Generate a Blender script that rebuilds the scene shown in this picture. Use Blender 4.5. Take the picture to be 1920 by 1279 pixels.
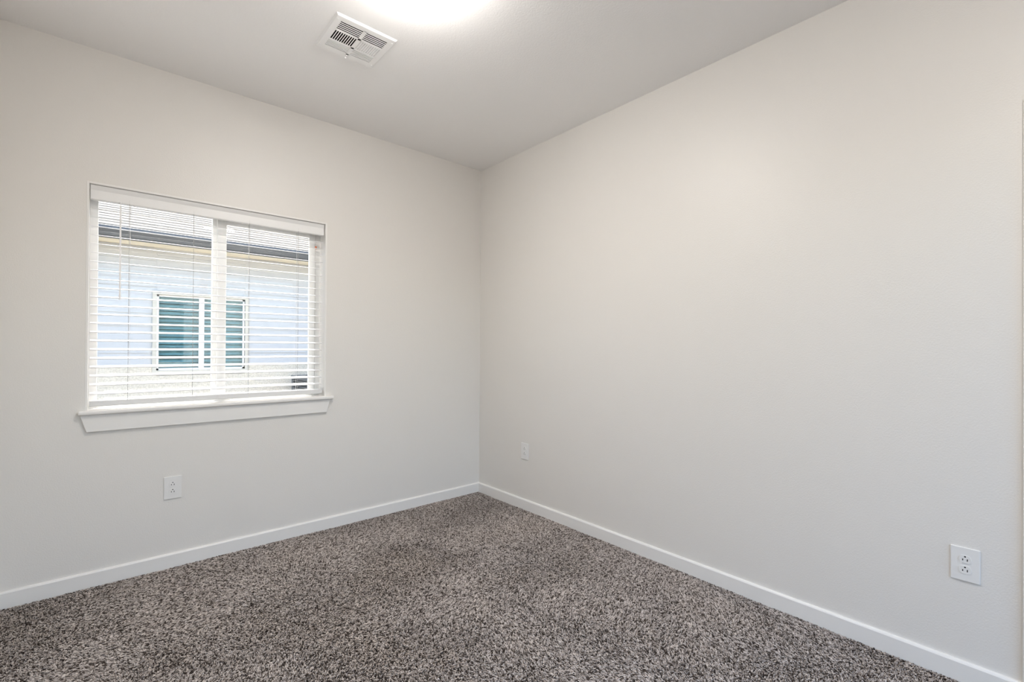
import bpy, bmesh, math, random
import numpy as np
from mathutils import Vector, Matrix

random.seed(7)
for o in list(bpy.data.objects):
    bpy.data.objects.remove(o, do_unlink=True)
SC = bpy.context.scene
COL = SC.collection

# ------------------------------------------------------------------ camera
YAW, PITCH, ROLL = 0.85587, 0.0045, 0.00623
F_ = Vector((math.cos(YAW) * math.cos(PITCH), math.sin(YAW) * math.cos(PITCH), math.sin(PITCH)))
R_ = Vector((math.sin(YAW), -math.cos(YAW), 0))
U_ = R_.cross(F_)
R2 = R_ * math.cos(ROLL) + U_ * math.sin(ROLL)
U2 = U_ * math.cos(ROLL) - R_ * math.sin(ROLL)
cam_data = bpy.data.cameras.new('camera')
cam = bpy.data.objects.new('camera', cam_data)
COL.objects.link(cam)
cam_data.sensor_width = 36.0
cam_data.lens = 873.64 / 1920 * 36
cam_data.shift_y = 8.402 / 1920
cam_data.clip_start = 0.02
m3 = Matrix((R2, U2, -F_)).transposed()
cam.matrix_world = Matrix.Translation((-2.40294, -3.18584, 1.23122)) @ m3.to_4x4()
SC.camera = cam

# ------------------------------------------------------------------ light, sky, exposure
SC.view_settings.view_transform = 'Standard'
SC.view_settings.look = 'None'
SC.view_settings.exposure = 1.09
SC.view_settings.gamma = 1.0
SC.view_settings.use_curve_mapping = False

SKY = 0.47
SUN = 6.8
LAMP = 38.0

world = bpy.data.worlds.new('sky')
SC.world = world
world.use_nodes = True
wn = world.node_tree.nodes
wl = world.node_tree.links
wn.clear()
wo = wn.new('ShaderNodeOutputWorld')
wb = wn.new('ShaderNodeBackground')
ws = wn.new('ShaderNodeTexSky')
ws.sky_type = 'NISHITA'
ws.sun_disc = False
ws.sun_elevation = math.radians(58)
ws.sun_rotation = math.radians(20)
ws.air_density = 1.0
ws.dust_density = 4.0
ws.ozone_density = 1.0
wb.inputs['Strength'].default_value = SKY
wl.new(ws.outputs['Color'], wb.inputs['Color'])
wl.new(wb.outputs['Background'], wo.inputs['Surface'])

sd = bpy.data.lights.new('sun', 'SUN')
sd.energy = SUN
sd.angle = math.radians(0.6)
sd.color = (1.0, 0.95, 0.88)
so = bpy.data.objects.new('sun', sd)
COL.objects.link(so)
so.location = (3, 6, 12)
so.rotation_euler = Vector((-0.22, 0.62, 0.75)).to_track_quat('Z', 'Y').to_euler()

SC.cycles_curves.shape = 'THICK' if hasattr(SC, 'cycles_curves') else None
SC.cycles.max_bounces = 14
SC.cycles.diffuse_bounces = 8
SC.cycles.transparent_max_bounces = 16

# ------------------------------------------------------------------ helpers
def bm_box(bm, a, b, bev=0.0, seg=2):
    x0, y0, z0 = [min(p, q) for p, q in zip(a, b)]
    x1, y1, z1 = [max(p, q) for p, q in zip(a, b)]
    t = bmesh.new()
    vs = [t.verts.new(v) for v in ((x0, y0, z0), (x1, y0, z0), (x1, y1, z0), (x0, y1, z0),
                                   (x0, y0, z1), (x1, y0, z1), (x1, y1, z1), (x0, y1, z1))]
    for f in ((0, 3, 2, 1), (4, 5, 6, 7), (0, 1, 5, 4), (1, 2, 6, 5), (2, 3, 7, 6), (3, 0, 4, 7)):
        t.faces.new([vs[i] for i in f])
    if bev > 0:
        bmesh.ops.bevel(t, geom=list(t.edges), offset=bev, segments=seg, affect='EDGES', profile=0.5)
    merge(bm, t)

def merge(bm, t, mat=None):
    if mat is not None:
        t.transform(mat)
    me = bpy.data.meshes.new('tmp')
    t.to_mesh(me)
    bm.from_mesh(me)
    bpy.data.meshes.remove(me)
    t.free()

def bm_prism(bm, poly, axis, lo, hi, bev=0.0):
    """extrude a closed 2-D outline along an axis (0 x, 1 y, 2 z)"""
    t = bmesh.new()
    def P(u, v, w):
        return {0: (w, u, v), 1: (u, w, v), 2: (u, v, w)}[axis]
    a = [t.verts.new(P(u, v, lo)) for u, v in poly]
    b = [t.verts.new(P(u, v, hi)) for u, v in poly]
    n = len(poly)
    t.faces.new(a)
    t.faces.new(b[::-1])
    for i in range(n):
        j = (i + 1) % n
        t.faces.new((a[j], a[i], b[i], b[j]))
    bmesh.ops.recalc_face_normals(t, faces=list(t.faces))
    if bev > 0:
        bmesh.ops.bevel(t, geom=list(t.edges), offset=bev, segments=2, affect='EDGES', profile=0.5)
    merge(bm, t)

def bm_tube(bm, p, q, r, n=10, r2=None):
    p, q = Vector(p), Vector(q)
    d = q - p
    t = bmesh.new()
    bmesh.ops.create_cone(t, cap_ends=True, segments=n, radius1=r, radius2=r if r2 is None else r2, depth=d.length)
    t.transform(Matrix.Translation((p + q) / 2) @ d.to_track_quat('Z', 'Y').to_matrix().to_4x4())
    merge(bm, t)

def bm_lathe(bm, prof, c, n=48):
    """revolve (radius, z) points about the vertical through c"""
    t = bmesh.new()
    rings = []
    for r, z in prof:
        if r < 1e-6:
            rings.append([t.verts.new((c[0], c[1], z))])
        else:
            rings.append([t.verts.new((c[0] + r * math.cos(2 * math.pi * k / n), c[1] + r * math.sin(2 * math.pi * k / n), z)) for k in range(n)])
    for a, b in zip(rings[:-1], rings[1:]):
        for k in range(n):
            l = (k + 1) % n
            if len(a) == 1 and len(b) == 1:
                continue
            if len(a) == 1:
                t.faces.new((a[0], b[k], b[l]))
            elif len(b) == 1:
                t.faces.new((a[k], a[l], b[0]))
            else:
                t.faces.new((a[k], a[l], b[l], b[k]))
    bmesh.ops.recalc_face_normals(t, faces=list(t.faces))
    merge(bm, t)

def obj(name, bm, mat, parent=None, smooth=False, label=None):
    me = bpy.data.meshes.new(name)
    bm.to_mesh(me)
    bm.free()
    me.materials.append(mat)
    if smooth:
        for p in me.polygons:
            p.use_smooth = True
    o = bpy.data.objects.new(name, me)
    COL.objects.link(o)
    if parent is not None:
        o.parent = parent
    if label:
        o['label'] = label
    return o

def thing(name, label, cat, loc=(0, 0, 0), rotz=0.0, group=None):
    o = bpy.data.objects.new(name, None)
    o.empty_display_size = 0.05
    COL.objects.link(o)
    o.location = loc
    o.rotation_euler = (0, 0, rotz)
    o['label'] = label
    o['category'] = cat
    if group:
        o['group'] = group
    return o

def struct(name, bm, mat, label=None, cat=None):
    o = obj(name, bm, mat)
    o['kind'] = 'structure'
    if label:
        o['label'] = label
    if cat:
        o['category'] = cat
    return o

# ------------------------------------------------------------------ materials
def principled(name, col, rough=0.5, spec=0.5, metal=0.0):
    m = bpy.data.materials.new(name)
    m.use_nodes = True
    b = m.node_tree.nodes['Principled BSDF']
    b.inputs['Base Color'].default_value = (*col, 1)
    b.inputs['Roughness'].default_value = rough
    b.inputs['Specular IOR Level'].default_value = spec
    b.inputs['Metallic'].default_value = metal
    return m

def add_bump(m, scale, strength, dist, detail=2.0, vor=False):
    nt = m.node_tree
    b = nt.nodes['Principled BSDF']
    tc = nt.nodes.new('ShaderNodeTexCoord')
    n = nt.nodes.new('ShaderNodeTexNoise')
    n.inputs['Scale'].default_value = scale
    n.inputs['Detail'].default_value = detail
    n.inputs['Roughness'].default_value = 0.5
    bp = nt.nodes.new('ShaderNodeBump')
    bp.inputs['Strength'].default_value = strength
    bp.inputs['Distance'].default_value = dist
    nt.links.new(tc.outputs['Object'], n.inputs['Vector'])
    nt.links.new(n.outputs['Fac'], bp.inputs['Height'])
    nt.links.new(bp.outputs['Normal'], b.inputs['Normal'])
    return n

def add_mottle(m, scale, col_a, col_b, lo=0.35, hi=0.65, detail=3.0, stretch=(1, 1, 1)):
    nt = m.node_tree
    b = nt.nodes['Principled BSDF']
    tc = nt.nodes.new('ShaderNodeTexCoord')
    mp = nt.nodes.new('ShaderNodeMapping')
    mp.inputs['Scale'].default_value = stretch
    n = nt.nodes.new('ShaderNodeTexNoise')
    n.inputs['Scale'].default_value = scale
    n.inputs['Detail'].default_value = detail
    r = nt.nodes.new('ShaderNodeValToRGB')
    r.color_ramp.elements[0].position = lo
    r.color_ramp.elements[1].position = hi
    r.color_ramp.elements[0].color = (*col_a, 1)
    r.color_ramp.elements[1].color = (*col_b, 1)
    nt.links.new(tc.outputs['Object'], mp.inputs['Vector'])
    nt.links.new(mp.outputs['Vector'], n.inputs['Vector'])
    nt.links.new(n.outputs['Fac'], r.inputs['Fac'])
    nt.links.new(r.outputs['Color'], b.inputs['Base Color'])

M = {}
M['wall'] = principled('wall_paint', (0.765, 0.745, 0.715), 0.45, 0.6)
add_bump(M['wall'], 170, 0.16, 0.004)
M['ceiling'] = principled('ceiling_paint', (0.93, 0.925, 0.92), 0.7, 0.3)
add_bump(M['ceiling'], 120, 0.2, 0.004)
M['trim'] = principled('white_trim_paint', (0.83, 0.818, 0.80), 0.35, 0.5)
M['vinyl'] = principled('white_vinyl', (0.76, 0.755, 0.74), 0.35, 0.5)
M['blind'] = principled('white_blind', (0.86, 0.86, 0.86), 0.4, 0.5)
M['slat'] = principled('white_slat', (0.72, 0.72, 0.72), 0.45, 0.4)
M['cord'] = principled('blind_cord', (0.38, 0.38, 0.38), 0.8, 0.2)
M['wand'] = principled('clear_wand', (0.92, 0.92, 0.93), 0.15, 0.6)
M['plate'] = principled('white_plastic', (0.80, 0.797, 0.79), 0.3, 0.5)
M['dark_slot'] = principled('dark_slot', (0.012, 0.012, 0.014), 0.6, 0.2)
M['register'] = principled('white_enamel', (0.93, 0.93, 0.925), 0.35, 0.5)
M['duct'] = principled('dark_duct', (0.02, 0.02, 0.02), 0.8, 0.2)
M['orange'] = principled('orange_plastic', (0.80, 0.16, 0.04), 0.5, 0.4)
M['metal'] = principled('satin_nickel', (0.6, 0.58, 0.55), 0.3, 0.5, 1.0)
M['backing'] = principled('carpet_backing', (0.10, 0.088, 0.078), 0.95, 0.1)

def glass(name, tint, refl=0.06):
    m = bpy.data.materials.new(name)
    m.use_nodes = True
    nt = m.node_tree
    nt.nodes.clear()
    out = nt.nodes.new('ShaderNodeOutputMaterial')
    mix = nt.nodes.new('ShaderNodeMixShader')
    tr = nt.nodes.new('ShaderNodeBsdfTransparent')
    gl = nt.nodes.new('ShaderNodeBsdfGlossy')
    lw = nt.nodes.new('ShaderNodeLayerWeight')
    pw = nt.nodes.new('ShaderNodeMath'); pw.operation = 'POWER'; pw.inputs[1].default_value = 5.0
    fr = nt.nodes.new('ShaderNodeMath'); fr.operation = 'MULTIPLY_ADD'
    fr.inputs[1].default_value = 0.9; fr.inputs[2].default_value = 0.035
    nt.links.new(lw.outputs['Facing'], pw.inputs[0])
    nt.links.new(pw.outputs[0], fr.inputs[0])
    tr.inputs['Color'].default_value = (*tint, 1)
    gl.inputs['Roughness'].default_value = 0.0
    nt.links.new(fr.outputs[0], mix.inputs['Fac'])
    nt.links.new(tr.outputs['BSDF'], mix.inputs[1])
    nt.links.new(gl.outputs['BSDF'], mix.inputs[2])
    nt.links.new(mix.outputs['Shader'], out.inputs['Surface'])
    return m
M['glass'] = glass('window_glass', (0.96, 0.975, 0.97))
M['teal_glass'] = glass('tinted_glass', (0.68, 0.82, 0.84))

def emit(name, col, s):
    m = principled(name, (0.9, 0.9, 0.88), 0.3)
    b = m.node_tree.nodes['Principled BSDF']
    b.inputs['Emission Color'].default_value = (*col, 1)
    b.inputs['Emission Strength'].default_value = s
    return m
M['dome'] = emit('lit_glass', (1.0, 0.955, 0.90), LAMP)
M['dome_fill'] = emit('fill_dome_glass', (1.0, 0.955, 0.90), LAMP * 0.68)  # glow of the added fill fixture behind the camera

# outside
M['siding'] = principled('pale_blue_siding', (0.47, 0.478, 0.482), 0.6, 0.3)
M['stucco'] = principled('cream_stucco', (0.78, 0.73, 0.62), 0.9, 0.1)
add_mottle(M['stucco'], 60, (0.50, 0.455, 0.375), (0.63, 0.58, 0.49), 0.35, 0.6)
M['cream'] = principled('cream_trim', (0.84, 0.75, 0.58), 0.6, 0.3)
M['pale_trim'] = principled('pale_trim', (0.52, 0.49, 0.42), 0.6, 0.3)
M['gutter'] = principled('dark_gutter', (0.07, 0.076, 0.082), 0.4, 0.5)
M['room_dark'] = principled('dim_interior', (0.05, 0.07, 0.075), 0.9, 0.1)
M['teal_blind'] = principled('closed_blind', (0.56, 0.60, 0.60), 0.6, 0.3)
M['ground'] = principled('dry_ground', (0.46, 0.42, 0.34), 0.95, 0.1)
add_mottle(M['ground'], 30, (0.36, 0.32, 0.25), (0.52, 0.48, 0.40))
M['condenser'] = principled('grey_metal', (0.09, 0.10, 0.108), 0.45, 0.5)
M['condenser_dark'] = principled('dark_grille', (0.05, 0.055, 0.06), 0.6, 0.4)
M['roof'] = principled('shingles', (0.36, 0.33, 0.29), 0.9, 0.1)
add_mottle(M['roof'], 5, (0.135, 0.122, 0.104), (0.20, 0.183, 0.157), 0.3, 0.7, 4, (1, 6, 6))

# ------------------------------------------------------------------ room shell
H = 2.74                      # ceiling height
XW = -2.80                    # west wall
YS = -4.15                    # south wall
T = 0.16                      # wall thickness
WX0, WX1, WZ0, WZ1 = -2.488, -1.292, 0.880, 2.062      # window opening
DY0, DY1, DZ = -4.02, -3.188, 2.05                     # doorway in the east wall

b = bmesh.new(); bm_box(b, (XW - T, YS - T, -0.15), (T, T, -0.004))
struct('floor', b, M['backing'], 'floor slab under the carpet', 'floor')
# ceiling with the duct hole
VC = (-1.485, -0.935)
hv = 0.118
b = bmesh.new()
for a, c in (((XW - T, YS - T), (T, VC[1] - hv)), ((XW - T, VC[1] + hv), (T, T)),
             ((XW - T, VC[1] - hv), (VC[0] - hv, VC[1] + hv)), ((VC[0] + hv, VC[1] - hv), (T, VC[1] + hv))):
    bm_box(b, (*a, H), (*c, H + 0.02))
struct('ceiling', b, M['ceiling'], 'white textured ceiling', 'ceiling')
b = bmesh.new()
bm_box(b, (XW - T, 0, -0.004), (WX0, T, H)); bm_box(b, (WX1, 0, -0.004), (T, T, H))
bm_box(b, (WX0, 0, -0.004), (WX1, T, WZ0)); bm_box(b, (WX0, 0, WZ1), (WX1, T, H))
struct('wall_north', b, M['wall'], 'warm white wall with the window', 'wall')
b = bmesh.new()
bm_box(b, (0, DY1, -0.004), (T, 0, H)); bm_box(b, (0, YS - T, -0.004), (T, DY0, H)); bm_box(b, (0, DY0, DZ), (T, DY1, H))
struct('wall_east', b, M['wall'], 'long plain warm white wall on the right', 'wall')
b = bmesh.new(); bm_box(b, (XW - T, YS - T, -0.004), (XW, 0, H))
struct('wall_west', b, M['wall'], 'warm white side wall', 'wall')
# unseen glazed door, added in the rear wall to let in fill daylight
PX0, PX1, PZ = -2.60, -0.20, 2.30
b = bmesh.new()
bm_box(b, (XW, YS - T, -0.004), (PX0, YS, H)); bm_box(b, (PX1, YS - T, -0.004), (0, YS, H)); bm_box(b, (PX0, YS - T, PZ), (PX1, YS, H))
struct('wall_south', b, M['wall'], 'warm white rear wall', 'wall')

# baseboards: flat board with an eased, sloping top edge
BH, BT = 0.083, 0.014
def base_profile(s):           # distance from the wall, height
    return [(0, -0.003), (s * BT, -0.003), (s * BT, BH - 0.008), (s * (BT - 0.003), BH - 0.003), (s * (BT - 0.006), BH), (0, BH)]
b = bmesh.new(); bm_prism(b, base_profile(-1), 0, XW, 0)
struct('baseboard_north', b, M['trim'], 'white baseboard under the window wall', 'baseboard')
b = bmesh.new(); bm_prism(b, base_profile(-1), 1, DY1 + 0.060, -BT)
bb = struct('baseboard_east', b, M['trim'], 'white baseboard along the long right wall', 'baseboard')
b = bmesh.new(); bm_prism(b, base_profile(1), 1, YS, -BT)
bw = struct('baseboard_west', b, M['trim'], 'white baseboard along the side wall', 'baseboard')
bw.location.x = XW
b = bmesh.new(); bm_prism(b, base_profile(1), 0, XW + BT, PX0 - 0.002); bm_prism(b, base_profile(1), 0, PX1 + 0.002, -BT)
bs = struct('baseboard_south', b, M['trim'], 'white baseboard along the rear wall', 'baseboard')
bs.location.y = YS

# door in the east wall: only the casing edge shows in the photo
door = bpy.data.objects.new('door_1', None); COL.objects.link(door)
door['kind'] = 'structure'; door['label'] = 'white door and casing at the end of the right wall'; door['category'] = 'door'
b = bmesh.new()
cw, ct = 0.060, 0.016
bm_box(b, (-ct, DY1, -0.002), (0, DY1 + cw, DZ + cw), 0.003)
bm_box(b, (-ct, DY0 - cw, -0.002), (0, DY0, DZ + cw), 0.003)
bm_box(b, (-ct, DY0, DZ), (0, DY1, DZ + cw), 0.003)
obj('casing', b, M['trim'], door)
b = bmesh.new()
bm_box(b, (0.03, DY0 + 0.004, 0.008), (0.065, DY1 - 0.004, DZ - 0.004), 0.002)
for z0, z1 in ((0.16, 0.92), (1.08, 1.90)):
    bm_box(b, (0.024, DY0 + 0.12, z0), (0.034, DY1 - 0.12, z1), 0.005)
obj('door_panel', b, M['trim'], door)
b = bmesh.new()
bm_tube(b, (0.03, DY0 + 0.07, 0.95), (-0.01, DY0 + 0.07, 0.95), 0.012, 16)
bm_tube(b, (-0.01, DY0 + 0.07, 0.95), (-0.045, DY0 + 0.07, 0.95), 0.026, 24, 0.022)
obj('door_knob', b, M['metal'], door)

# ------------------------------------------------------------------ carpet pile
def value_noise(x, y, scale, seed):
    rng = np.random.default_rng(seed)
    g = rng.random((64, 64))
    u, v = x * scale + 20.3, y * scale + 20.7
    i, j = np.floor(u).astype(int), np.floor(v).astype(int)
    fu, fv = u - i, v - j
    fu = fu * fu * (3 - 2 * fu); fv = fv * fv * (3 - 2 * fv)
    i %= 64; j %= 64
    i1, j1 = (i + 1) % 64, (j + 1) % 64
    return (g[i, j] * (1 - fu) * (1 - fv) + g[i1, j] * fu * (1 - fv) + g[i, j1] * (1 - fu) * fv + g[i1, j1] * fu * fv)

def build_carpet():
    rng = np.random.default_rng(11)
    sp = 0.0058
    X0, X1, Y0, Y1 = XW + BT + 0.001, -BT - 0.001, YS + BT, -BT - 0.001
    gx, gy = np.arange(X0, X1, sp), np.arange(Y0, Y1, sp)
    xx, yy = [a.ravel() for a in np.meshgrid(gx, gy)]
    nt_ = len(xx)
    xx = xx + rng.uniform(-.5, .5, nt_) * sp
    yy = yy + rng.uniform(-.5, .5, nt_) * sp
    tone_t = rng.random(nt_)
    # two strands to a tuft share its yarn tone
    x = np.repeat(xx, 2); y = np.repeat(yy, 2); tone = np.repeat(tone_t, 2)
    n = len(x)
    x = np.clip(x + rng.normal(0, .0011, n), X0, X1); y = np.clip(y + rng.normal(0, .0011, n), Y0, Y1)
    # brushed direction of the pile wanders in broad patches
    la = value_noise(x, y, 2.2, 3) * 0.65 + value_noise(x, y, 5.5, 4) * 0.35
    lb = value_noise(x, y, 2.0, 5) * 0.65 + value_noise(x, y, 6.0, 6) * 0.35
    ang = rng.uniform(0, 2 * np.pi, n)
    lx = (la - .5) * 0.034 + np.cos(ang) * 0.0045
    ly = (lb - .5) * 0.034 + np.sin(ang) * 0.0045
    h = 0.0125 + rng.uniform(-.002, .002, n)
    sw = rng.uniform(0, 2 * np.pi, n)
    P = np.zeros((n, 4, 3), np.float32)
    for k, t in enumerate((0, .4, .75, 1.0)):
        P[:, k, 0] = np.clip(x + lx * t ** 1.6 + .0011 * np.cos(sw + 5 * t), X0, X1)
        P[:, k, 1] = np.clip(y + ly * t ** 1.6 + .0011 * np.sin(sw + 5 * t), Y0, Y1)
        P[:, k, 2] = -0.004 + h * t * (1 - .22 * t * (t > .8))
    rad = np.tile(np.array([.0012, .0015, .0016, .0011], np.float32), n)
    cv = bpy.data.hair_curves.new('carpet_pile')
    cv.add_curves([4] * n)
    cv.attributes['position'].data.foreach_set('vector', P.ravel())
    at = cv.attributes.get('radius') or cv.attributes.new('radius', 'FLOAT', 'POINT')
    at.data.foreach_set('value', rad)
    ta = cv.attributes.new('yarn_tone', 'FLOAT', 'CURVE')
    ta.data.foreach_set('value', tone.astype(np.float32))
    m = principled('carpet_yarn', (0.2, 0.18, 0.16), 0.85, 0.15)
    nt = m.node_tree
    a = nt.nodes.new('ShaderNodeAttribute'); a.attribute_name = 'yarn_tone'
    r = nt.nodes.new('ShaderNodeValToRGB')
    r.color_ramp.interpolation = 'LINEAR'
    els = r.color_ramp.elements
    els[0].position = 0.0; els[0].color = (0.05, 0.039, 0.033, 1)
    els[1].position = 1.0; els[1].color = (0.70, 0.63, 0.585, 1)
    for p_, c_ in ((0.22, (0.078, 0.061, 0.052)), (0.34, (0.285, 0.246, 0.22)), (0.62, (0.42, 0.37, 0.338))):
        e = els.new(p_); e.color = (*c_, 1)
    nt.links.new(a.outputs['Fac'], r.inputs['Fac'])
    nt.links.new(r.outputs['Color'], nt.nodes['Principled BSDF'].inputs['Base Color'])
    cv.materials.append(m)
    o = bpy.data.objects.new('carpet_pile', cv)
    COL.objects.link(o)
    o['kind'] = 'stuff'; o['label'] = 'speckled grey brown carpet pile covering the whole floor'; o['category'] = 'carpet'
build_carpet()

# ------------------------------------------------------------------ window
win = bpy.data.objects.new('window_1', None); COL.objects.link(win)
win['kind'] = 'structure'; win['label'] = 'white vinyl sliding window in the left wall'; win['category'] = 'window'
LT = 0.010                                          # jamb liner
FX0, FX1, FZ0, FZ1 = WX0 + LT, WX1 - LT, 0.900, WZ1 - LT
FY0, FY1 = 0.100, 0.150
b = bmesh.new()
bm_box(b, (WX0, -0.0015, 0.88), (FX0, FY1, WZ1), 0.001); bm_box(b, (FX1, -0.0015, 0.88), (WX1, FY1, WZ1), 0.001)
bm_box(b, (FX0, -0.0015, FZ1), (FX1, FY1, WZ1), 0.001)
obj('jamb_liner', b, M['trim'], win)
b = bmesh.new()
fw = 0.034
bm_box(b, (FX0, FY0, FZ0), (FX0 + fw, FY1, FZ1), 0.002); bm_box(b, (FX1 - fw, FY0, FZ0), (FX1, FY1, FZ1), 0.002)
bm_box(b, (FX0 + fw, FY0, FZ0), (FX1 - fw, FY1, FZ0 + 0.014), 0.002); bm_box(b, (FX0 + fw, FY0, FZ1 - 0.045), (FX1 - fw, FY1, FZ1), 0.002)
bm_box(b, (-1.930, FY0 + 0.012, FZ0 + 0.014), (-1.896, FY1, FZ1 - 0.045), 0.002)     # fixed meeting stile
obj('frame', b, M['vinyl'], win)
b = bmesh.new()
sx0, sx1, sz0, sz1 = -1.908, FX1 - fw - 0.001, FZ0 + 0.014, FZ1 - 0.045
bm_box(b, (sx0, FY0 - 0.006, sz0), (sx0 + 0.048, FY0 + 0.010, sz1), 0.002); bm_box(b, (sx1 - 0.040, FY0 - 0.004, sz0), (sx1, FY0 + 0.010, sz1), 0.002)
bm_box(b, (sx0 + 0.048, FY0 - 0.002, sz0), (sx1 - 0.040, FY0 + 0.010, sz0 + 0.022), 0.002); bm_box(b, (sx0 + 0.048, FY0 - 0.002, sz1 - 0.04), (sx1 - 0.040, FY0 + 0.010, sz1), 0.002)
obj('sliding_sash', b, M['vinyl'], win)
b = bmesh.new(); bm_box(b, (FX0 + fw, 0.128, FZ0 + 0.012), (-1.925, 0.132, FZ1 - 0.045)); obj('pane', b, M['glass'], win)
b = bmesh.new(); bm_box(b, (sx0 + 0.044, FY0 + 0.002, sz0 + 0.02), (sx1 - 0.036, FY0 + 0.006, sz1 - 0.036)); obj('pane', b, M['glass'], win)
b = bmesh.new()
bm_box(b, (WX0, -0.002, 0.876), (WX1, 0.15, 0.8995), 0.001)
bm_box(b, (-2.512, -0.034, 0.878), (-1.249, 0.0, 0.8995), 0.007, 3)
obj('window_sill', b, M['trim'], win)
b = bmesh.new()
bm_prism(b, [(-2.505, 0.878), (-1.267, 0.878), (-1.291, 0.791), (-2.480, 0.791)], 1, -0.016, 0.0, 0.002)
obj('apron', b, M['trim'], win)
b = bmesh.new()
bm_box(b, (-1.339, FY0 - 0.009, 1.897), (-1.328, FY0 - 0.0005, 1.911), 0.002)
bm_tube(b, (-1.336, FY0 - 0.006, 1.913), (-1.331, FY0 - 0.006, 1.907), 0.0035, 8)
obj('tag', b, M['orange'], win, label='small orange tag')

# invented glass door behind the camera, an extra source of daylight
w2 = bpy.data.objects.new('fill_glass_door', None); COL.objects.link(w2)
w2['kind'] = 'structure'; w2['label'] = 'unseen sliding glass door added in the rear wall as daylight fill'; w2['category'] = 'window'
b = bmesh.new()
y0, y1 = YS - 0.13, YS - 0.04
xm = (PX0 + PX1) / 2
bm_box(b, (PX0, y0, -0.002), (PX0 + 0.05, y1, PZ), 0.002); bm_box(b, (PX1 - 0.05, y0, -0.002), (PX1, y1, PZ), 0.002)
bm_box(b, (PX0 + 0.05, y0, PZ - 0.06), (PX1 - 0.05, y1, PZ), 0.002); bm_box(b, (PX0 + 0.05, y0, -0.002), (PX1 - 0.05, y1, 0.06), 0.002)
bm_box(b, (xm - 0.04, y0 + 0.01, 0.06), (xm + 0.04, y1 - 0.01, PZ - 0.06), 0.002)
obj('frame', b, M['vinyl'], w2)
for x0, x1 in ((PX0 + 0.05, xm - 0.04), (xm + 0.04, PX1 - 0.05)):
    b = bmesh.new(); bm_box(b, (x0, YS - 0.088, 0.06), (x1, YS - 0.084, PZ - 0.06)); obj('pane', b, M['glass'], w2)

# ------------------------------------------------------------------ window blind
blind = thing('window_blind', 'white horizontal slat blind lowered over the window', 'blind', (-1.89, 0.047, 0.90))
OX, OY, OZ = -1.89, 0.047, 0.90
def loc(o):
    o.location = (-OX, -OY, -OZ); return o
BX0, BX1 = -2.474, -1.313
b = bmesh.new(); bm_box(b, (BX0 + 0.004, 0.026, 2.000), (BX1 - 0.004, 0.078, 2.044), 0.002)
loc(obj('headrail', b, M['blind'], blind))
b = bmesh.new()
bm_prism(b, [(0.020, 1.979), (0.025, 1.979), (0.025, 2.0513), (0.011, 2.0513), (0.011, 2.046), (0.014, 2.038), (0.0195, 2.026), (0.0195, 1.982)], 0, BX0, -1.306, 0.0008)
loc(obj('valance', b, M['blind'], blind))
def slat_bm():
    t = bmesh.new()
    prof = []
    for k in range(7):
        u = -0.025 + 0.05 * k / 6
        prof.append((u, 0.0014 + 0.0012 * (1 - (u / 0.025) ** 2)))
    for k in range(6, -1, -1):
        u = -0.025 + 0.05 * k / 6
        prof.append((u, -0.0014 + 0.0012 * (1 - (u / 0.025) ** 2)))
    bm_prism(t, prof, 0, BX0 + 0.002 - OX, BX1 - OX)
    return t
slat0 = None
TILT = math.radians(10)
for k in range(23):
    z = 1.9365 + 0.0455 - 0.0455 * k
    if slat0 is None:
        slat0 = obj('slat', slat_bm(), M['slat'], blind)
        s = slat0
    else:
        s = slat0.copy(); COL.objects.link(s); s.parent = blind
    s.location = (0, 0, z - OZ)
    s.rotation_euler = (TILT, 0, 0)
b = bmesh.new(); bm_box(b, (BX0 + 0.002, 0.022, 0.914), (BX1, 0.072, 0.944), 0.005, 3)
loc(obj('bottom_rail', b, M['slat'], blind))
b = bmesh.new(); bm_box(b, (BX1 - 0.0005, 0.024, 0.918), (BX1 + 0.003, 0.070, 0.942), 0.001)
loc(obj('rail_end_cap', b, M['blind'], blind))
for x in (-2.320, -2.035, -1.751, -1.468):
    b = bmesh.new()
    bm_tube(b, (x, 0.0205, 0.944), (x, 0.0205, 2.0), 0.0011, 6)
    bm_tube(b, (x + 0.006, 0.0735, 0.944), (x + 0.006, 0.0735, 2.0), 0.0011, 6)
    loc(obj('ladder_cord', b, M['cord'], blind))
b = bmesh.new()
bm_tube(b, (-2.356, 0.016, 1.985), (-2.356, 0.011, 1.955), 0.0018, 8)
bm_tube(b, (-2.356, 0.011, 1.958), (-2.356, 0.008, 1.472), 0.0042, 6)
bm_tube(b, (-2.356, 0.008, 1.490), (-2.356, 0.008, 1.470), 0.0052, 8)
loc(obj('tilt_wand', b, M['wand'], blind))

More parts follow.
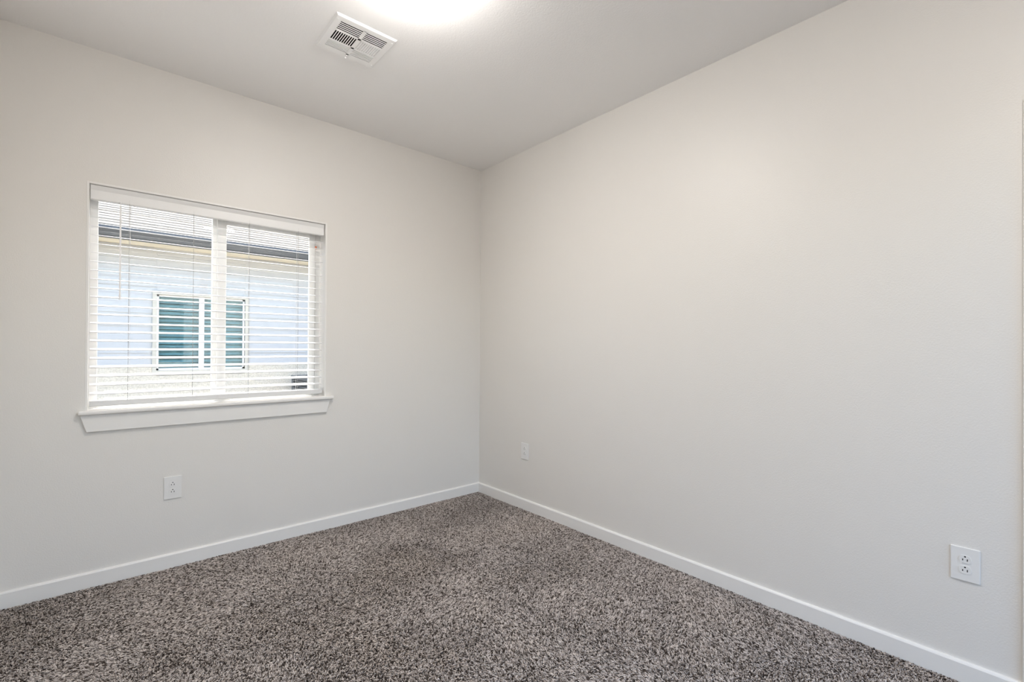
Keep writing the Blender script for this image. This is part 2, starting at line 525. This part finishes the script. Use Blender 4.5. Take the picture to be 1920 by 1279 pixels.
# ------------------------------------------------------------------ power outlets
def make_outlet(label, place, rotz):
    """built facing -y with its back on y = 0 at the plate's centre"""
    t = thing('power_outlet', label, 'power outlet', place, rotz, 'white power outlets on the walls')
    b = bmesh.new(); bm_box(b, (-0.0400, -0.0062, -0.0620), (0.0400, 0, 0.0620), 0.0026, 3)
    obj('cover_plate', b, M['plate'], t)
    for zc in (0.0195, -0.0195):
        b = bmesh.new()
        poly = []
        for k in range(40):
            a = 2 * math.pi * k / 40
            poly.append((0.0172 * math.cos(a), max(-0.0143, min(0.0143, 0.0172 * math.sin(a))) + zc))
        bm_prism(b, poly, 1, -0.0084, -0.0058)
        rc = obj('receptacle', b, M['plate'], t)
        for sx, hh in ((-0.0063, 0.0032), (0.0063, 0.0042)):
            b = bmesh.new(); bm_box(b, (sx - 0.0013, -0.0087, zc - 0.002 - hh), (sx + 0.0013, -0.0078, zc - 0.002 + hh))
            obj('slot', b, M['dark_slot'], rc)
        b = bmesh.new()
        pol = [(0.0028 * math.cos(a), zc + 0.0095 + 0.0026 * math.sin(a)) for a in [2 * math.pi * k / 16 for k in range(16)]]
        bm_prism(b, pol, 1, -0.0087, -0.0078)
        obj('ground_hole', b, M['dark_slot'], rc)
    return t
make_outlet('white power outlet on the left wall, below the window', (-2.124, 0, 0.444), 0)
make_outlet('small far white power outlet on the right wall, close to the room corner', (0, -0.578, 0.4445), -math.pi / 2)
make_outlet('large near white power outlet on the right wall, at the far right edge', (0, -2.984, 0.4405), -math.pi / 2)

# ------------------------------------------------------------------ ceiling register
reg = thing('air_vent', 'square white louvered air vent on the ceiling beside the light', 'air vent', (VC[0], VC[1], H))
b = bmesh.new()
G = 0.150                              # half of the face
IN = 0.117                             # half of the slotted field
PT = 0.008
def plate_box(x0, y0, x1, y1):
    bm_box(b, (x0, y0, -PT), (x1, y1, -PT + 0.0015))
# sloped rim from ceiling to the flat face
rim = [(-G, 0.0), (-G + 0.008, -PT), (-IN, -PT), (-IN, -PT + 0.002), (-G + 0.010, -PT + 0.003), (-G + 0.004, 0.0)]
rt = bmesh.new()
corn = [(-1, -1), (1, -1), (1, 1), (-1, 1)]
rows = []
for d, z in rim:
    rows.append([rt.verts.new((sx * -d, sy * -d, z)) for sx, sy in corn])
for i in range(len(rows)):
    j = (i + 1) % len(rows)
    for k in range(4):
        l = (k + 1) % 4
        rt.faces.new((rows[i][k], rows[i][l], rows[j][l], rows[j][k]))
bmesh.ops.recalc_face_normals(rt, faces=list(rt.faces))
merge(b, rt)
XB = ((-0.115, -0.008), (0.008, 0.115))          # two columns
YB = ((-0.112, -0.046), (-0.034, 0.040), (0.052, 0.108))   # near row, middle, far row
bm_box(b, (-0.008, -IN, -PT), (0.008, IN, -PT + 0.0015))
for y0, y1 in ((-0.046, -0.034), (0.040, 0.052), (0.108, IN), (-IN, -0.112)):
    bm_box(b, (-IN, y0, -PT), (IN, y1, -PT + 0.0015))
for x0, x1 in ((-IN, -0.115), (0.115, IN)):
    bm_box(b, (x0, -IN, -PT), (x1, IN, -PT + 0.0015))
for sx, sy in corn:
    if sx * sy > 0 or True:
        bm_tube(b, (sx * 0.134, sy * 0.118, -PT), (sx * 0.134, sy * 0.118, -PT - 0.0015), 0.0035, 12)
obj('face_plate', b, M['register'], reg)
def louvers(u0, u1, v0, v1, n, gap, hinge, lean, length, along, lift=0.0):
    """n punched slots between u0 and u1: flat strips stay between them, and a bent tab rises
    from one edge of each slot (hinge 0 or 1), leaning by lean radians from vertical"""
    bb_ = bmesh.new()
    t = bmesh.new()
    p = (u1 - u0) / n
    for k in range(n):
        a, c = u0 + p * (k + 0.5 - gap / 2), u0 + p * (k + 0.5 + gap / 2)
        bm_box(t, (u0 + p * k, v0, -PT), (a, v1, -PT + 0.001)); bm_box(t, (c, v0, -PT), (u0 + p * (k + 1), v1, -PT + 0.001))
        h_ = c if hinge else a
        q_ = bmesh.new()
        bm_box(q_, (-0.0003, v0, 0), (0.0003, v1, length))
        q_.transform(Matrix.Translation((h_, 0, -PT + 0.0005 + lift)) @ Matrix.Rotation(lean, 4, 'Y'))
        merge(t, q_)
    if along == 'x':
        t.transform(Matrix(((0, 1, 0, 0), (1, 0, 0, 0), (0, 0, 1, 0), (0, 0, 0, 1))))
        bmesh.ops.reverse_faces(t, faces=list(t.faces))
    merge(bb_, t)
    return bb_
D = math.radians
for xb in XB:
    obj('louver_bank', louvers(*YB[0], *xb, 5, 0.64, 1, D(52), 0.010, 'x'), M['register'], reg)
    obj('louver_bank', louvers(*YB[2], *xb, 5, 0.46, 1, D(-48), 0.011, 'x', 0.0013), M['register'], reg)
obj('louver_bank', louvers(*XB[0], *YB[1], 10, 0.62, 0, D(14), 0.010, 'y'), M['register'], reg)
obj('louver_bank', louvers(*XB[1], *YB[1], 10, 0.50, 1, D(-48), 0.011, 'y', 0.0009), M['register'], reg)
b = bmesh.new()
bm_box(b, (-0.004, 0.118, -PT - 0.004), (0.005, 0.136, -PT + 0.001), 0.001)
bm_tube(b, (0.0005, 0.132, -PT), (0.0005, 0.137, -PT - 0.009), 0.004, 10)
obj('damper_lever', b, M['register'], reg)
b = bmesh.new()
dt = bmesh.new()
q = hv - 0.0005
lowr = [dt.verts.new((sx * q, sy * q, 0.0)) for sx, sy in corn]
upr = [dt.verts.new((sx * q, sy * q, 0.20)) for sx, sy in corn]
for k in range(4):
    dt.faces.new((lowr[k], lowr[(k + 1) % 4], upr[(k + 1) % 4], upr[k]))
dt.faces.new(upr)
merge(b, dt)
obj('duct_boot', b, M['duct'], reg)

# ------------------------------------------------------------------ ceiling light
LC = (-1.50, -1.55)
def make_ceiling_light(label, x, y, glow):
    t = thing('ceiling_light', label, 'ceiling light', (x, y, H))
    b = bmesh.new()
    bm_lathe(b, [(0.0, 0.0), (0.172, 0.0), (0.176, -0.006), (0.176, -0.044), (0.172, -0.048), (0.0, -0.048)], (0, 0))
    obj('base_pan', b, M['register'], t, True)
    b = bmesh.new()
    prof = [(0.168, -0.046)]
    for k in range(1, 13):
        a = math.pi / 2 * k / 12
        prof.append((0.168 * math.cos(a), -0.046 - 0.066 * math.sin(a)))
    prof[-1] = (0.0, -0.112)
    bm_lathe(b, prof, (0, 0))
    obj('glass_dome', b, glow, t, True)
    return t
make_ceiling_light('lit round white dome ceiling light beside the air vent, cut off by the top edge', LC[0], LC[1], M['dome'])
make_ceiling_light('unseen dimmer dome light added near the rear wall as fill, behind the camera', -1.35, -3.45, M['dome_fill'])  # second fixture is invented, brightens the near wall and ceiling

# ------------------------------------------------------------------ outside: ground, neighbour's house, condenser
GZ = -0.15
b = bmesh.new(); bm_box(b, (-14, T, GZ - 0.1), (12, 14, GZ))
struct('ground', b, M['ground'], 'pale dry ground between the two houses', 'ground')

NY = 3.5
hs = thing('neighbour_house', "neighbour's pale blue sided house seen through the window blind", 'house', (-1.5, NY, GZ))
def lh(o):
    o.location = (1.5, -NY, -GZ); return o
HX0, HX1 = -9.0, 6.0
NW = (-1.982, -1.091, 0.945, 1.815)         # neighbour's window
SB, ST = 0.995, 2.36                        # siding from / to
def siding_profile(z0, z1):
    """lapped boards: each leans out at its foot"""
    pts = []
    z = z0
    while z < z1 - 1e-6:
        zt = min(z + 0.150, z1)
        pts.append((NY - 0.012, z)); pts.append((NY - 0.002, zt))
        z = zt
    return [(NY + 0.10, z0)] + pts + [(NY + 0.10, z1)]
b = bmesh.new()
bm_prism(b, siding_profile(SB, ST), 0, HX0, NW[0])
bm_prism(b, siding_profile(SB, ST), 0, NW[1], HX1)
bm_prism(b, siding_profile(NW[3], ST), 0, NW[0], NW[1])
lh(obj('siding', b, M['siding'], hs))
b = bmesh.new()
bm_box(b, (HX0, NY - 0.020, GZ), (HX1, NY + 0.10, NW[2] - 0.06))
bm_box(b, (HX0, NY - 0.020, NW[2] - 0.06), (NW[0], NY + 0.10, SB)); bm_box(b, (NW[1], NY - 0.020, NW[2] - 0.06), (HX1, NY + 0.10, SB))
lh(obj('stucco_base', b, M['stucco'], hs))
b = bmesh.new()
tw = 0.038
bm_box(b, (NW[0] - tw, NY - 0.03, NW[2] - tw), (NW[0], NY + 0.02, NW[3] + tw)); bm_box(b, (NW[1], NY - 0.03, NW[2] - tw), (NW[1] + tw, NY + 0.02, NW[3] + tw))
bm_box(b, (NW[0], NY - 0.03, NW[3]), (NW[1], NY + 0.02, NW[3] + tw)); bm_box(b, (NW[0], NY - 0.03, NW[2] - tw), (NW[1], NY + 0.02, NW[2]))
lh(obj('window_trim', b, M['pale_trim'], hs))
b = bmesh.new()
bm_box(b, (-1.577, NY - 0.005, NW[2]), (-1.523, NY + 0.045, NW[3]))
for a, c in (((NW[0], NW[2]), (NW[0] + 0.022, NW[3])), ((NW[1] - 0.022, NW[2]), (NW[1], NW[3])), ((NW[0], NW[3] - 0.022), (NW[1], NW[3])), ((NW[0], NW[2]), (NW[1], NW[2] + 0.022))):
    bm_box(b, (a[0], NY + 0.005, a[1]), (c[0], NY + 0.045, c[1]))
wf = lh(obj('window_frame', b, M['vinyl'], hs))
for x0, x1 in ((NW[0] + 0.022, -1.577), (-1.523, NW[1] - 0.022)):
    b = bmesh.new(); bm_box(b, (x0, NY + 0.022, NW[2] + 0.022), (x1, NY + 0.026, NW[3] - 0.022)); obj('pane', b, M['teal_glass'], wf)
b = bmesh.new()
z = NW[2]
while z < NW[3]:
    t = bmesh.new(); bm_box(t, (NW[0] + 0.01, -0.024, -0.0015), (NW[1] - 0.01, 0.024, 0.0015))
    t.transform(Matrix.Translation((0, NY + 0.085, z + 0.02)) @ Matrix.Rotation(math.radians(48), 4, 'X'))
    merge(b, t)
    z += 0.043
lh(obj('window_blind', b, M['teal_blind'], hs))
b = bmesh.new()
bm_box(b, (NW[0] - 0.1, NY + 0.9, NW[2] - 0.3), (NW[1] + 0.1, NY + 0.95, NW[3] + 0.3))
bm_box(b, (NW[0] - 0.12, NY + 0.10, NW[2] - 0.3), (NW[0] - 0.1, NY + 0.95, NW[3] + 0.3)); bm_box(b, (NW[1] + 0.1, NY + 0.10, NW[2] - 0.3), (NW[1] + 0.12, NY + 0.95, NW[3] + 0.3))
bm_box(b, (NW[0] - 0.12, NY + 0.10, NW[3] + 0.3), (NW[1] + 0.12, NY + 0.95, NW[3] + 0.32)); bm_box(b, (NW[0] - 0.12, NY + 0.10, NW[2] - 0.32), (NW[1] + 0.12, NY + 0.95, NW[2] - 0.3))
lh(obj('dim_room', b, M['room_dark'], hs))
b = bmesh.new(); bm_box(b, (HX0 - 0.3, NY - 0.44, 2.345), (HX1 + 0.3, NY + 0.1, 2.362)); lh(obj('soffit', b, M['cream'], hs))
b = bmesh.new()
gp = [(3.0, 2.440), (2.992, 2.434), (2.990, 2.400), (3.008, 2.372), (3.022, 2.345), (3.06, 2.322), (3.085, 2.322), (3.085, 2.452), (3.079, 2.452), (3.079, 2.335), (3.03, 2.36), (3.0, 2.395)]
bm_prism(b, gp, 0, HX0 - 0.35, HX1 + 0.35)
lh(obj('gutter', b, M['gutter'], hs))
# roof: overlapping shingle courses on a 5-in-12 slope
b = bmesh.new()
sl = 0.4167
pr = []
y = 3.035
while y < 7.4:
    z = 2.452 + (y - 3.035) * sl
    pr.append((y, z + 0.006)); pr.append((y + 0.13, z + 0.13 * sl))
    y += 0.13
zr = pr[-1][1]
pr = [(3.035, 2.44)] + pr + [(y, zr), (y + 4.4, zr - 4.4 * sl), (y + 4.4, zr - 4.4 * sl - 0.03)]
bm_prism(b, pr, 0, HX0 - 0.4, HX1 + 0.4)
lh(obj('roof', b, M['roof'], hs))

# air conditioner standing between the houses
ac = thing('air_conditioner', 'dark grey air conditioner cabinet at the foot of the neighbour house', 'air conditioner', (-0.24, 2.95, GZ))
b = bmesh.new(); bm_box(b, (-0.42, -0.40, 0), (0.42, 0.40, 0.06), 0.01); obj('pad', b, M['stucco'], ac)
b = bmesh.new()
bm_box(b, (-0.35, -0.33, 0.06), (0.35, 0.33, 0.12), 0.01)
for sx, sy in corn:
    bm_box(b, (sx * 0.35, sy * 0.33, 0.10), (sx * 0.30, sy * 0.28, 0.98), 0.006)
bm_box(b, (-0.36, -0.34, 0.955), (0.36, 0.34, 1.005), 0.012)
obj('casing', b, M['condenser'], ac)
b = bmesh.new()
for k in range(26):
    z = 0.13 + k * 0.032
    bm_box(b, (-0.30, -0.325, z), (0.30, -0.315, z + 0.016)); bm_box(b, (-0.345, -0.28, z), (-0.335, 0.28, z + 0.016))
    bm_box(b, (-0.30, 0.315, z), (0.30, 0.325, z + 0.016)); bm_box(b, (0.335, -0.28, z), (0.345, 0.28, z + 0.016))
obj('side_grille', b, M['condenser'], ac)
b = bmesh.new(); bm_box(b, (-0.31, -0.29, 0.10), (0.31, 0.29, 0.96)); obj('coil', b, M['condenser_dark'], ac)
b = bmesh.new()
for r in (0.06, 0.11, 0.16, 0.21, 0.26):
    pts = [(r * math.cos(2 * math.pi * k / 32), r * math.sin(2 * math.pi * k / 32), 1.012) for k in range(33)]
    for p_, q_ in zip(pts[:-1], pts[1:]):
        bm_tube(b, p_, q_, 0.003, 5)
for k in range(8):
    a = math.pi * k / 4
    bm_tube(b, (0, 0, 1.014), (0.28 * math.cos(a), 0.28 * math.sin(a), 1.008), 0.004, 5)
obj('fan_guard', b, M['condenser_dark'], ac)
